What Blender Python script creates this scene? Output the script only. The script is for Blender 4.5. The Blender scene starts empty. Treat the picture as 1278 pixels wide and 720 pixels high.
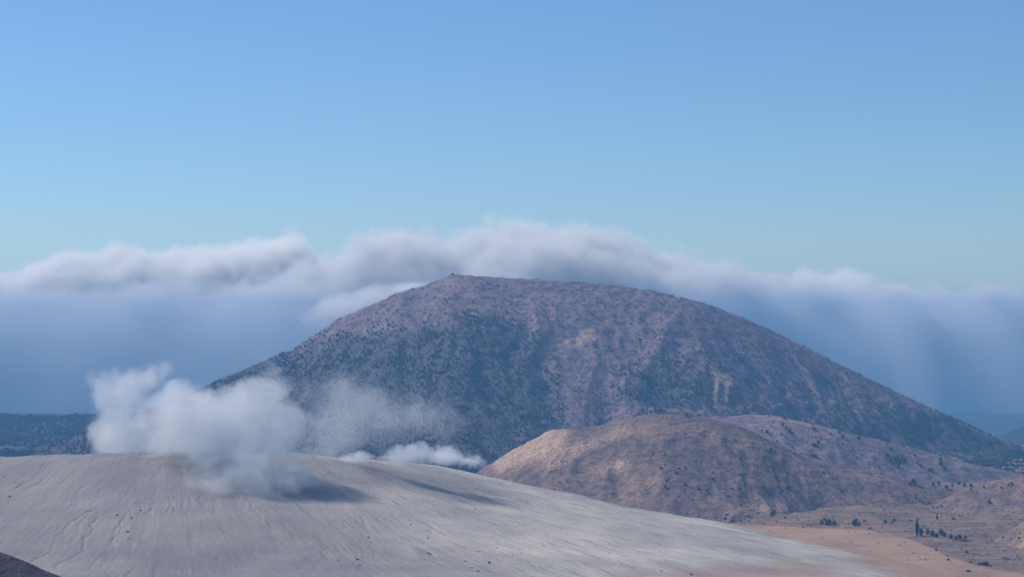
import bpy, bmesh, math, random
import numpy as np
from mathutils import Vector, Matrix

random.seed(7)
RNG = np.random.default_rng(11)
scene = bpy.context.scene
COL = scene.collection

# ------------------------------------------------------------------ survey
# metres; the viewpoint is a summit 1500 m up.  F, HZ and PC turn an angle
# read off the photograph into a bearing/elevation for the survey of crests.
CAMZ = 1500.0
F, PC, HZ = 2563.0, 639.0, 403.0


def wx(px, Y):
    return (px - PC) / F * Y


def wz(py, Y):
    return CAMZ - (py - HZ) / F * Y


def sstep(a, b, x):
    t = np.clip((x - a) / (b - a), 0, 1)
    return t * t * (3 - 2 * t)


# ------------------------------------------------------------------ noise
_perm = np.random.default_rng(3).permutation(512)
_perm = np.concatenate([_perm, _perm, _perm])
_ang = np.random.default_rng(4).uniform(0, 2 * np.pi, 512)
_gx, _gy = np.cos(_ang), np.sin(_ang)


def perlin(x, y):
    xi = np.floor(x).astype(np.int64)
    yi = np.floor(y).astype(np.int64)
    xf, yf = x - xi, y - yi
    u = xf * xf * xf * (xf * (xf * 6 - 15) + 10)
    v = yf * yf * yf * (yf * (yf * 6 - 15) + 10)

    def g(ix, iy, dx, dy):
        h = _perm[_perm[ix & 511] + (iy & 511)]
        return _gx[h] * dx + _gy[h] * dy
    n00 = g(xi, yi, xf, yf)
    n10 = g(xi + 1, yi, xf - 1, yf)
    n01 = g(xi, yi + 1, xf, yf - 1)
    n11 = g(xi + 1, yi + 1, xf - 1, yf - 1)
    return 1.4 * ((n00 * (1 - u) + n10 * u) * (1 - v) + (n01 * (1 - u) + n11 * u) * v)


def fbm(x, y, o=4, gain=0.5):
    r, a = 0.0, 1.0
    for k in range(o):
        r = r + a * perlin(x + 37.1 * k, y - 17.3 * k)
        x, y, a = x * 2.03, y * 2.03, a * gain
    return r


def ridged(x, y, o=4):
    r, a = 0.0, 1.0
    for k in range(o):
        r = r + a * (1 - 2 * np.abs(perlin(x + 11.7 * k, y + 5.9 * k)))
        x, y, a = x * 2.07, y * 2.07, a * 0.5
    return r


# ------------------------------------------------------------------ terrain heights
def crest(pts, Yc, soft=20.0):
    p = np.array(pts, float)
    X = wx(p[:, 0], Yc)
    Z = wz(p[:, 1], Yc)
    gx = np.linspace(X[0], X[-1], 900)
    gz = np.interp(gx, X, Z)
    s = max(1, int(soft / (gx[1] - gx[0])))
    k = np.hanning(2 * s + 3)
    k /= k.sum()
    gz = np.convolve(np.pad(gz, s + 1, mode='edge'), k, mode='valid')
    return gx, gz


def ridge_fn(pts, Yc, slope, back, zbase, soft=20, wob=40, gully=(140., 420., 8.), fine=2.0, dome=0.45, seed=0.):
    gx, gz = crest(pts, Yc, soft)

    def h(x, y):
        S = np.interp(x, gx, gz)
        yc = Yc + wob * perlin(x / 310.0 + seed, x * 0 + seed + 3.3)
        S = CAMZ + (S - CAMZ) * yc / Yc
        rel = S - zbase
        W = np.where(y < yc, np.abs(rel) / slope, np.abs(rel) / back) + 30.0
        t = np.clip(np.abs(yc - y) / W, 0, 3.0)
        tt = np.clip(t, 0, 1)
        g = dome * 0.5 * (1 + np.cos(np.pi * tt)) + (1 - dome) * (1 - tt)
        z = zbase + rel * g - np.clip(t - 1, 0, 2) * 45.0
        amp = sstep(0.03, 0.35, t) * np.clip(rel / 120.0, 0.2, 1)
        wx_ = x + 40 * perlin(x / 190 + seed, y / 260)
        z = z + gully[2] * amp * (ridged(wx_ / gully[0] + seed, y / gully[1] + seed, 3) - 0.3)
        z = z + fine * fbm(x / 26.0 + seed, y / 26.0, 3)
        return z
    return h


MOUNT = [(-260, 660), (-120, 610), (0, 572), (90, 545), (160, 522), (210, 503), (250, 486), (300, 463), (365, 436), (420, 400), (448, 387), (470, 378),
         (500, 364), (528, 357), (552, 347), (566, 343), (590, 344), (620, 346), (660, 348), (720, 352), (770, 356), (820, 364),
         (880, 379), (940, 401), (1000, 430), (1060, 461), (1120, 490), (1180, 517), (1240, 544), (1290, 566), (1400, 610), (1500, 650)]
mount_h0 = ridge_fn(MOUNT, 6500, 0.46, 0.5, CAMZ - 395, soft=16, wob=60, gully=(170., 520., 12.), fine=3.0, dome=0.4, seed=1.7)


def bump(x, y, px, py, Y, r, hgt):
    return hgt * np.exp(-((x - wx(px, Y)) ** 2 + (y - Y) ** 2) / (r * r))


def mount_h(x, y):
    z = mount_h0(x, y)
    # the little summit knob and a low shoulder under the right-hand dark wood
    z = z + bump(x, y, 565, 343, 6490, 16, 5)
    u = x - wx(775, 5700)
    z = z + 20 * sstep(-15, 25, u) * (1 - sstep(260, 520, u)) * sstep(5450, 5650, y) * (1 - sstep(5750, 6000, y))
    return z


SPUR = [(640, 620), (700, 575), (760, 540), (800, 526), (850, 521), (905, 519), (935, 517), (967, 518), (1017, 530), (1080, 545), (1128, 555), (1200, 576), (1278, 592), (1400, 625)]
spur_h = ridge_fn(SPUR, 5050, 0.36, 0.30, CAMZ - 385, soft=14, wob=40, gully=(130., 420., 6.), fine=1.6, dome=0.35, seed=5.2)

HILL = [(540, 640), (580, 602), (606, 582), (620, 575), (650, 558), (672, 546), (684, 538), (702, 535), (735, 534), (755, 529), (780, 521), (812, 516), (850, 517), (885, 522),
        (925, 532), (964, 550), (1007, 572), (1050, 583), (1090, 590), (1130, 598), (1180, 607), (1260, 618), (1340, 640)]
hill_h0 = ridge_fn(HILL, 4250, 0.33, 0.5, CAMZ - 372, soft=8, wob=30, gully=(110., 330., 6.5), fine=1.8, dome=0.3, seed=9.4)


def hill_h(x, y):
    z = hill_h0(x, y)
    # eroded scarp on the bare end: steep little rills running down to the left
    u = (x - wx(640, 4200)) / 75.0
    v = (y - 4190) / 120.0
    m = np.exp(-(u * u + v * v))
    rill = ridged((x * 0.55 + y * 0.8) / 18.0, (x * 0.8 - y * 0.5) / 110.0, 3)
    z = z + 4.5 * m * rill
    # a buttress that splits the slope in two below the crest
    a = x - wx(770, 4100)
    b = y - 4050
    d = a * 0.8 + b * 0.6
    z = z + 9 * np.exp(-(d / 32.0) ** 2) * np.exp(-((a * 0.6 - b * 0.8) / 130.0) ** 2)
    return z


KNOLL = [(1080, 690), (1120, 662), (1150, 640), (1180, 620), (1205, 608), (1230, 601), (1258, 595), (1290, 590), (1340, 586), (1450, 590), (1600, 640)]
knoll_h = ridge_fn(KNOLL, 4000, 0.30, 0.4, CAMZ - 372, soft=18, wob=40, gully=(110., 300., 5.), fine=1.3, dome=0.4, seed=13.1)
BANK = [(1130, 745), (1170, 722), (1195, 706), (1230, 680), (1278, 648), (1340, 622), (1450, 600), (1600, 590)]
bank_h = ridge_fn(BANK, 3420, 0.26, 0.4, CAMZ - 372, soft=18, wob=30, gully=(60., 200., 3.5), fine=1.2, dome=0.4, seed=15.9)
FARL = [(-420, 530), (-200, 522), (-60, 518), (0, 518), (30, 519), (70, 521), (100, 517), (130, 521), (200, 526), (300, 540), (420, 570)]
farl_h = ridge_fn(FARL, 8600, 0.035, 0.2, CAMZ - 470, soft=30, wob=120, gully=(260., 700., 9.), fine=4, dome=0.5, seed=21.)
FARB = [(-420, 512), (-150, 514), (0, 515), (60, 516), (90, 517.5), (130, 521), (200, 530), (300, 550)]
farb_h = ridge_fn(FARB, 11500, 0.06, 0.2, CAMZ - 640, soft=60, wob=100, gully=(300., 800., 10.), fine=4, dome=0.5, seed=23.)
FARR = [(1180, 590), (1215, 566), (1238, 549), (1255, 540), (1278, 531), (1310, 520), (1360, 508), (1450, 500), (1600, 520)]
farr_h = ridge_fn(FARR, 9300, 0.25, 0.3, CAMZ - 600, soft=30, wob=80, gully=(230., 700., 14.), fine=4, dome=0.4, seed=27.)
NEAR = [(-420, 560), (-200, 610), (-60, 661), (0, 687), (30, 699), (60, 712), (90, 724), (140, 748), (260, 800)]
near_h = ridge_fn(NEAR, 1500, 0.42, 0.45, CAMZ - 330, soft=10, wob=14, gully=(40., 120., 2.), fine=0.7, dome=0.3, seed=31.)

# ash cone: a breached tephra cone with a wide crater
CX, CY, CR = wx(225, 3400), 3400.0, 432.0


def cone_polar(x, y):
    dx, dy = x - CX, y - CY
    return np.arctan2(dy, dx), np.hypot(dx, dy)


_rim_deg = np.array([-180, -165, -150, -135, -120, -105, -90, -75, -60, -45, -30, -15, 0, 30, 60, 90, 120, 150, 180], float)
_rim_py = np.array([566, 563, 561, 564, 566, 563, 560, 560, 561.5, 566, 571, 577, 583, 600, 605, 600, 596, 580, 566], float)
_rim_Y = CY + CR * np.sin(np.radians(_rim_deg))
_rim_z = wz(_rim_py, _rim_Y)


def cone_h(x, y):
    ph, r = cone_polar(x, y)
    deg = np.degrees(ph)
    dj = deg + 3 * perlin(deg / 9.0, deg * 0)
    rz = np.interp(dj, _rim_deg, _rim_z)
    rr = CR * (1 + 0.03 * perlin(np.cos(ph) * 4 + 7, np.sin(ph) * 4))
    d = r - rr
    fl = sstep(-70, 10, deg)
    A = 172 + 158 * fl
    L = 545 + 835 * fl
    out = A * (1 - np.exp(-np.maximum(d, 0) / L))
    ins = 0.42 * np.maximum(-d, 0)
    ins = 62 * (1 - np.exp(-ins / 62))
    rnd = 5.0 * np.exp(-(d / 26.0) ** 2)
    z = rz - out - ins - rnd
    arc = ph * 640.0
    w = arc + 5 * perlin(r / 220.0, arc / 160.0) + 1.2 * perlin(r / 50.0, arc / 60.0)
    a = sstep(5, 140, d)
    z = z + a * (0.4 + 0.7 * fl) * (0.32 * ridged(w / 34.0, r / 520.0, 2) + 0.2 * ridged(w / 10.0 + 3, r / 300.0, 2))
    # narrow water-cut rills wandering down the slope, in patches
    z = z + a * 2.2 * fbm(arc / 75.0 + 2, r / 900.0, 2)
    pat = sstep(-0.1, 0.5, fbm(x / 120.0 + 5, y / 120.0, 2)) + 0.5 * sstep(-60, -20, deg)
    for sc, wd, dep, off in ((46.0, 0.03, 1.3, 0.0), (23.0, 0.045, 0.8, 41.0), (13.0, 0.06, 0.45, 77.0)):
        w2 = arc + 7 * perlin(r / 70.0 + off, arc / 50.0) + 2.5 * perlin(r / 17.0, arc / 20.0 + off)
        z = z - a * pat * dep * np.exp(-(perlin(w2 / sc + off, r / 700.0) / wd) ** 2)
    z = z + 5 * a * fbm(x / 190.0, y / 190.0, 3) + 0.35 * fbm(x / 6.0, y / 6.0, 3)
    z = z + 2.0 * fbm(x / 45.0 + 9, y / 45.0, 2) * np.exp(-(d / 60.0) ** 2)
    return z


def ground_h(x, y):
    z = np.interp(y, [-400, 1500, 2900, 3300, 3800, 4300, 5500, 7000, 7800, 11000, 12500, 27000],
                  [-420, -400, -368, -361, -358, -372, -388, -440, -470, -640, -700, -700])
    right = sstep(400, 900, x)
    z = z + 0 * right
    near = 1 - sstep(7000, 9000, y)
    z = z + near * (5 * fbm(x / 260.0, y / 260.0, 3) + 1.1 * fbm(x / 40.0, y / 40.0, 3) + 0.5 * fbm(x / 9.0, y / 9.0, 2))
    # a dry gully on the valley floor
    z = z + sstep(3650, 3900, y) * (1 - sstep(4300, 4700, y)) * sstep(0, 200, x) * (6 * fbm(x / 110.0 + 3, y / 70.0, 3) + 4)
    g = (y - 3420) - 0.55 * (x - 780) - 40 * np.sin(x / 60.0)
    z = z - 4.0 * np.exp(-(g / 16.0) ** 2) * sstep(600, 700, x) * (1 - sstep(1000, 1200, x))
    return z + CAMZ


ALL_H = dict(ground=ground_h, mountain=mount_h, spur=spur_h, hill=hill_h, knoll=knoll_h, bank=bank_h,
             farl=farl_h, farr=farr_h, cone=cone_h)
DOM = dict(mountain=(-2650, 2300, 5150, 7700), spur=(-60, 1700, 4350, 5800), hill=(-190, 1200, 3600, 4650),
           knoll=(560, 1700, 3350, 4500), bank=(560, 1550, 2950, 3800), farl=(-3800, -600, 6500, 9200),
           farr=(1850, 3700, 7800, 10300), cone=(-2200, 620, 2150, 4300))


def inside(k, x, y):
    if k == 'ground':
        return np.ones_like(x, bool)
    a, b, c, d = DOM[k]
    return (x > a) & (x < b) & (y > c) & (y < d)


def H_all(x, y, keys=None):
    x = np.asarray(x, float)
    y = np.asarray(y, float)
    z = np.full(x.shape, -1e9)
    for k in (keys or ALL_H):
        m = inside(k, x, y)
        if m.any():
            v = ALL_H[k](x[m], y[m])
            z[m] = np.maximum(z[m], v)
    return z


def sight(px, py, y0=1400, y1=9000, n=1500):
    """first ground met along the bearing of each surveyed point"""
    px = np.atleast_1d(np.asarray(px, float))
    py = np.atleast_1d(np.asarray(py, float))
    Y = np.linspace(y0, y1, n)[None, :].repeat(len(px), 0)
    X = (px[:, None] - PC) / F * Y
    Z = CAMZ - (py[:, None] - HZ) / F * Y
    G = H_all(X, Y)
    hit = G >= Z
    i = np.argmax(hit, 1)
    ok = hit.any(1)
    r = np.arange(len(px))
    return X[r, i], Y[r, i], G[r, i], ok


def to_px(x, y, z):
    return PC + x / y * F, HZ + (CAMZ - z) / y * F


# ------------------------------------------------------------------ mesh helpers
def mesh_np(name, V, Q, mat, smooth=True, attrs=None, uv=None):
    me = bpy.data.meshes.new(name)
    V = np.ascontiguousarray(V, np.float32)
    Q = np.ascontiguousarray(Q, np.int32)
    n, k = Q.shape
    me.vertices.add(len(V))
    me.vertices.foreach_set('co', V.ravel())
    me.loops.add(n * k)
    me.loops.foreach_set('vertex_index', Q.ravel())
    me.polygons.add(n)
    me.polygons.foreach_set('loop_start', np.arange(0, n * k, k, dtype=np.int32))
    me.update(calc_edges=True)
    me.polygons.foreach_set('use_smooth', np.full(n, smooth, bool))
    for an, data in (attrs or {}).items():
        if data.ndim == 1:
            a = me.attributes.new(an, 'FLOAT', 'POINT')
            a.data.foreach_set('value', np.ascontiguousarray(data, np.float32))
        else:
            a = me.attributes.new(an, 'FLOAT_VECTOR', 'POINT')
            a.data.foreach_set('vector', np.ascontiguousarray(data, np.float32).ravel())
    me.validate()
    if mat:
        me.materials.append(mat)
    return me


def link(name, me, parent=None, **props):
    o = bpy.data.objects.new(name, me)
    COL.objects.link(o)
    if parent:
        o.parent = parent
    for k, v in props.items():
        o[k] = v
    return o


def grid_idx(nx, ny):
    i = np.arange((nx - 1) * (ny - 1))
    r, c = i // (nx - 1), i % (nx - 1)
    a = r * nx + c
    return np.stack([a, a + 1, a + nx + 1, a + nx], 1)


def terrain(name, h, xs, ys, mat, masks=None, **props):
    X, Y = np.meshgrid(xs, ys)
    x, y = X.ravel(), Y.ravel()
    z = h(x, y)
    attrs = {}
    if masks:
        attrs = masks(x, y, z)
    me = mesh_np(name, np.stack([x, y, z], 1), grid_idx(len(xs), len(ys)), mat, True, attrs)
    return link(name, me, **props)


# ------------------------------------------------------------------ materials
class NT:
    def __init__(self, name):
        self.m = bpy.data.materials.new(name)
        self.m.use_nodes = True
        self.t = self.m.node_tree
        self.t.nodes.clear()
        self.out = self.n('ShaderNodeOutputMaterial')

    def n(self, typ, **kw):
        nd = self.t.nodes.new(typ)
        for k, v in kw.items():
            setattr(nd, k, v)
        return nd

    def l(self, a, b):
        self.t.links.new(a, b)

    def val(self, sock, v):
        if isinstance(v, bpy.types.NodeSocket):
            self.l(v, sock)
        else:
            sock.default_value = v

    def math(self, op, a, b=0.0, c=0.0, clamp=False):
        nd = self.n('ShaderNodeMath', operation=op, use_clamp=clamp)
        self.val(nd.inputs[0], a)
        self.val(nd.inputs[1], b)
        self.val(nd.inputs[2], c)
        return nd.outputs[0]

    def vmath(self, op, a, b=None, c=None):
        nd = self.n('ShaderNodeVectorMath', operation=op)
        self.val(nd.inputs[0], a)
        if b is not None:
            self.val(nd.inputs[1], b)
        if c is not None:
            self.val(nd.inputs[2], c)
        return nd.outputs['Value'] if op in ('DOT_PRODUCT', 'LENGTH') else nd.outputs[0]

    def obj(self):
        return self.n('ShaderNodeTexCoord').outputs['Object']

    def attr(self, name, vec=False):
        nd = self.n('ShaderNodeAttribute', attribute_name=name)
        return nd.outputs['Vector' if vec else 'Fac']

    def scale(self, v, s):
        return self.vmath('MULTIPLY', v, s if isinstance(s, tuple) else (s, s, s))

    def noise(self, v, scale, detail=4.0, rough=0.55, dist=0.0):
        nd = self.n('ShaderNodeTexNoise')
        nd.inputs['Scale'].default_value = scale
        nd.inputs['Detail'].default_value = detail
        nd.inputs['Roughness'].default_value = rough
        nd.inputs['Distortion'].default_value = dist
        self.l(v, nd.inputs['Vector'])
        return nd.outputs['Fac']

    def rmap(self, v, a, b, c=0.0, d=1.0, smooth=False):
        nd = self.n('ShaderNodeMapRange', interpolation_type='SMOOTHSTEP' if smooth else 'LINEAR')
        self.val(nd.inputs['Value'], v)
        for k, s in zip(('From Min', 'From Max', 'To Min', 'To Max'), (a, b, c, d)):
            nd.inputs[k].default_value = s
        return nd.outputs[0]

    def mix(self, f, a, b):
        nd = self.n('ShaderNodeMix', data_type='RGBA')
        self.val(nd.inputs[0], f)
        for s, v in ((nd.inputs[6], a), (nd.inputs[7], b)):
            if isinstance(v, tuple):
                s.default_value = (*v, 1.0)
            else:
                self.l(v, s)
        return nd.outputs[2]

    def surface(self, color, rough=0.95, bump=None, dist=1.0, strength=1.0, spec=0.12):
        b = self.n('ShaderNodeBsdfPrincipled')
        if isinstance(color, tuple):
            b.inputs['Base Color'].default_value = (*color, 1)
        else:
            self.l(color, b.inputs['Base Color'])
        self.val(b.inputs['Roughness'], rough)
        b.inputs['Specular IOR Level'].default_value = spec
        if bump is not None:
            bn = self.n('ShaderNodeBump')
            bn.inputs['Distance'].default_value = dist
            bn.inputs['Strength'].default_value = strength
            self.l(bump, bn.inputs['Height'])
            self.l(bn.outputs[0], b.inputs['Normal'])
        self.l(b.outputs[0], self.out.inputs['Surface'])
        return self.m


def mat_upland(name, dull, warm, bare, green, s=1.0):
    """brushy mountain ground: dull winter scrub, warmer grass, bare earth scars (attr 'bare'), conifer litter (attr 'wood')"""
    t = NT(name)
    p = t.obj()
    big = t.noise(p, 0.006 * s, 5, 0.6)
    mid = t.noise(p, 0.035 * s, 5, 0.65)
    fin = t.noise(p, 0.16 * s, 3, 0.7)
    c = t.mix(t.rmap(big, 0.38, 0.64), dull, warm)
    dark = tuple(v * 0.55 for v in dull)
    c = t.mix(t.rmap(mid, 0.46, 0.62, 0, 0.75), c, dark)
    lite = tuple(min(1, v * 1.6) for v in warm)
    c = t.mix(t.rmap(fin, 0.55, 0.75, 0, 0.65), c, lite)
    c = t.mix(t.rmap(fin, 0.46, 0.3, 0, 0.6), c, dark)
    w = t.math('MULTIPLY_ADD', mid, 0.9, t.math('ADD', t.attr('wood'), -0.55))
    c = t.mix(t.rmap(w, 0.1, 0.5, 0, 0.85), c, green)
    bsc = t.math('MULTIPLY_ADD', t.math('ADD', mid, fin), 0.7, t.math('MULTIPLY_ADD', t.attr('bare'), 1.3, -0.93))
    bare2 = t.mix(t.rmap(fin, 0.40, 0.60), tuple(v * 0.5 for v in bare), bare)
    c = t.mix(t.rmap(bsc, 0.10, 0.65, 0, 0.92), c, bare2)
    h = t.math('MULTIPLY_ADD', fin, 0.6, mid)
    return t.surface(c, 0.97, h, 5.0, 0.9, 0.05)


def mat_ash():
    t = NT('volcanic_ash')
    p = t.obj()
    pol = t.attr('polar', True)                       # (arc, radius) in metres on the cone
    st = t.noise(t.scale(pol, (0.11, 0.008, 1.0)), 1.0, 5, 0.62, 0.3)
    st2 = t.noise(t.scale(pol, (0.36, 0.016, 1.0)), 1.0, 4, 0.6, 0.15)
    bl = t.noise(p, 0.0075, 5, 0.6)
    gr = t.noise(p, 0.5, 4, 0.7)
    cool = (0.250, 0.222, 0.220)
    pale = (0.53, 0.465, 0.395)
    drk = (0.15, 0.135, 0.13)
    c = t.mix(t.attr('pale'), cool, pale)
    b2 = t.noise(p, 0.0042, 4, 0.55)
    c = t.mix(t.rmap(b2, 0.44, 0.66, 0, 0.55), c, (0.155, 0.142, 0.155))
    c = t.mix(t.rmap(bl, 0.42, 0.66, 0, 0.35), c, (0.28, 0.235, 0.205))
    c = t.mix(t.rmap(st, 0.54, 0.72, 0, 0.55), c, drk)
    k = t.math('MULTIPLY_ADD', t.attr('pale'), 0.7, 0.24)
    c = t.mix(t.math('MULTIPLY', t.rmap(st2, 0.55, 0.70, 0, 0.75), k), c, drk)
    c = t.mix(t.math('MULTIPLY', t.rmap(st2, 0.44, 0.30, 0, 0.7), k), c, (0.50, 0.465, 0.42))
    c = t.mix(t.rmap(gr, 0.60, 0.76, 0, 0.6), c, tuple(v * 0.7 for v in drk))
    rd = t.math('MULTIPLY_ADD', bl, 0.7, t.math('ADD', t.attr('rust_shade'), -0.35))
    c = t.mix(t.rmap(rd, 0.25, 0.75, 0, 0.8), c, (0.30, 0.195, 0.155))
    tn = t.math('MULTIPLY_ADD', t.math('ADD', bl, st2), 0.5, t.math('ADD', t.attr('foot'), -0.5))
    c = t.mix(t.rmap(tn, 0.25, 0.7), c, t.mix(t.rmap(gr, 0.4, 0.62), (0.39, 0.24, 0.155), (0.27, 0.185, 0.145)))
    h = t.math('MULTIPLY_ADD', gr, 0.35, t.math('MULTIPLY', t.math('ADD', st, st2), k))
    return t.surface(c, 0.96, h, 1.6, 0.75, 0.05)


def mat_valley():
    t = NT('valley_floor')
    p = t.obj()
    bl = t.noise(p, 0.008, 5, 0.6)
    fl = t.noise(t.scale(p, (0.012, 0.06, 0.03)), 1.0, 5, 0.62, 0.5)
    gr = t.noise(p, 0.25, 4, 0.7)
    c = t.mix(t.rmap(bl, 0.38, 0.62), (0.40, 0.232, 0.138), (0.33, 0.212, 0.152))
    c = t.mix(t.rmap(fl, 0.5, 0.68, 0, 0.6), c, (0.20, 0.165, 0.15))
    c = t.mix(t.rmap(gr, 0.55, 0.72, 0, 0.7), c, (0.12, 0.10, 0.09))
    c = t.mix(t.rmap(gr, 0.42, 0.3, 0, 0.5), c, (0.37, 0.265, 0.185))
    wood = t.mix(t.rmap(bl, 0.4, 0.6), (0.04, 0.05, 0.055), (0.065, 0.075, 0.07))
    sc = t.mix(t.rmap(fl, 0.4, 0.6), (0.145, 0.102, 0.092), (0.26, 0.172, 0.125))
    sc = t.mix(t.rmap(gr, 0.5, 0.7, 0, 0.7), sc, (0.075, 0.06, 0.06))
    sc = t.mix(t.rmap(gr, 0.42, 0.3, 0, 0.6), sc, (0.30, 0.22, 0.17))
    sa = t.math('MULTIPLY_ADD', t.math('ADD', bl, fl), 0.6, t.math('ADD', t.attr('scrub'), -0.6))
    c = t.mix(t.rmap(sa, 0.3, 0.6), c, sc)
    c = t.mix(t.attr('lowland'), c, wood)
    return t.surface(c, 0.96, t.math('ADD', gr, fl), 2.0, 0.8, 0.05)


def mat_plain(name, col, scale=0.3, var=0.4, rough=0.95):
    t = NT(name)
    n = t.noise(t.obj(), scale, 4, 0.65)
    rnd = t.n('ShaderNodeObjectInfo').outputs['Random']
    c = t.mix(t.rmap(n, 0.35, 0.65), tuple(v * (1 - var) for v in col), tuple(v * (1 + var) for v in col))
    c = t.mix(t.math('MULTIPLY', rnd, 0.35), c, tuple(v * 0.6 for v in col))
    return t.surface(c, rough, n, 0.6, 0.6, 0.1)


def mat_leaf(name, a, b, attr='tint'):
    t = NT(name)
    n = t.noise(t.obj(), 0.25, 3, 0.6)
    f = t.math('MULTIPLY_ADD', n, 0.6, t.math('MULTIPLY', t.attr(attr), 0.7))
    c = t.mix(t.rmap(f, 0.3, 0.9), a, b)
    return t.surface(c, 0.9, None, spec=0.1)


M_mount = mat_upland('mountain_scrub', (0.198, 0.135, 0.168), (0.272, 0.182, 0.182), (0.60, 0.37, 0.255), (0.080, 0.074, 0.092))
M_hill = mat_upland('hill_scrub', (0.155, 0.108, 0.116), (0.285, 0.175, 0.138), (0.60, 0.41, 0.285), (0.045, 0.050, 0.040), 1.3)
M_far = mat_upland('far_woodland', (0.05, 0.055, 0.05), (0.08, 0.075, 0.06), (0.3, 0.2, 0.15), (0.028, 0.040, 0.036), 0.5)
M_near = mat_upland('near_slope_scrub', (0.095, 0.068, 0.085), (0.125, 0.095, 0.105), (0.3, 0.2, 0.15), (0.05, 0.05, 0.04), 3.0)
M_ash = mat_ash()
M_valley = mat_valley()
M_rock = mat_plain('dark_lava_rock', (0.075, 0.068, 0.066), 0.8, 0.45)
M_bark = mat_plain('tree_bark', (0.09, 0.07, 0.055), 1.5, 0.4)
M_leaf = mat_leaf('evergreen_leaves', (0.022, 0.027, 0.032), (0.052, 0.058, 0.058))
M_twig = mat_leaf('bare_brush', (0.075, 0.064, 0.070), (0.25, 0.20, 0.20))


# ------------------------------------------------------------------ masks read as world regions
def blob(px, py, cx, cy, rx, ry):
    return np.exp(-(((px - cx) / rx) ** 2 + ((py - cy) / ry) ** 2))


def wood_density(px, py):
    """where the dark evergreen wood stands on the mountain, 0..1"""
    d = 0.78 * sstep(395, 455, py + 0.10 * (px - 480)) * (1 - sstep(640, 720, px))
    d = d + 0.35 * blob(px, py, 435, 425, 26, 10) + 0.5 * blob(px, py, 592, 398, 26, 8) + 0.55 * blob(px, py, 600, 428, 55, 16)
    d = d + 0.35 * blob(px, py, 520, 470, 110, 50) + 0.35 * blob(px, py, 560, 540, 120, 40)
    d = d + 0.75 * blob(px, py, 815, 485, 42, 22) * sstep(772, 782, px) + 0.35 * blob(px, py, 880, 490, 50, 26)
    d = d + 0.22 * sstep(400, 470, py - 0.25 * (px - 900)) * sstep(700, 820, px)
    d = d + 0.16 * blob(px, py, 700, 520, 70, 60)
    d = d + 0.45 * blob(px, py, 1090, 545, 70, 18) + 0.55 * blob(px, py, 1150, 530, 60, 14) + 0.5 * blob(px, py, 1225, 560, 60, 12)
    d = d + 0.9 * blob(px, py, 1225, 592, 34, 9) + 0.6 * blob(px, py, 1120, 572, 30, 14) + 0.5 * blob(px, py, 1190, 600, 30, 6)
    d = d + 0.9 * blob(px, py, 776, 496, 4, 6)  # small dark hollow at the ledge end, darkened through the wood mask
    d = d - 0.3 * blob(px, py, 720, 425, 60, 40)
    d = d * (1 - sstep(-20, 20, -(py - 366)))
    return np.clip(d, 0, 1)


def seg(px, py, pts, w):
    d = np.full(px.shape, 1e9)
    for (x0, y0), (x1, y1) in zip(pts[:-1], pts[1:]):
        vx, vy = x1 - x0, y1 - y0
        t = np.clip(((px - x0) * vx + (py - y0) * vy) / (vx * vx + vy * vy), 0, 1)
        d = np.minimum(d, np.hypot(px - x0 - t * vx, py - y0 - t * vy))
    return np.exp(-(d / w) ** 2)


def mount_masks(x, y, z):
    px, py = to_px(x, y, z)
    front = (y < 6560).astype(float)
    b = 2.0 * seg(px, py, [(890, 462), (898, 469), (909, 475)], 4.2) + 1.9 * seg(px, py, [(895, 470), (893, 490), (892, 508)], 1.7)
    b = b + 1.8 * seg(px, py, [(907, 474), (906, 500)], 1.8) + 0.7 * blob(px, py, 922, 511, 11, 6) + 0.5 * blob(px, py, 905, 509, 8, 3)
    b = b + 0.8 * blob(px, py, 716, 428, 13, 7) + 0.9 * blob(px, py, 733, 416, 10, 8) + 0.6 * blob(px, py, 740, 422, 5, 6)
    b = b + 0.34 * seg(px, py, [(700, 382), (712, 372)], 3) + 0.34 * seg(px, py, [(716, 384), (738, 372), (750, 362)], 4)
    b = b + 0.33 * seg(px, py, [(822, 392), (832, 405)], 3) + 0.33 * blob(px, py, 850, 404, 6, 2.5) + 0.33 * seg(px, py, [(842, 385), (848, 394)], 3)
    b = b + 0.22 * blob(px, py, 570, 358, 24, 10) + 0.25 * blob(px, py, 590, 371, 10, 5)
    b = b + 0.12 * sstep(400, 350, py)
    b = b + 0.4 * seg(px, py, [(777, 502), (800, 508), (850, 512), (905, 516)], 2.2)
    b = b + 0.3 * seg(px, py, [(786, 473), (782, 490), (776, 500)], 2.5)
    return {'bare': (b * front), 'wood': wood_density(px, py)}


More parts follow.
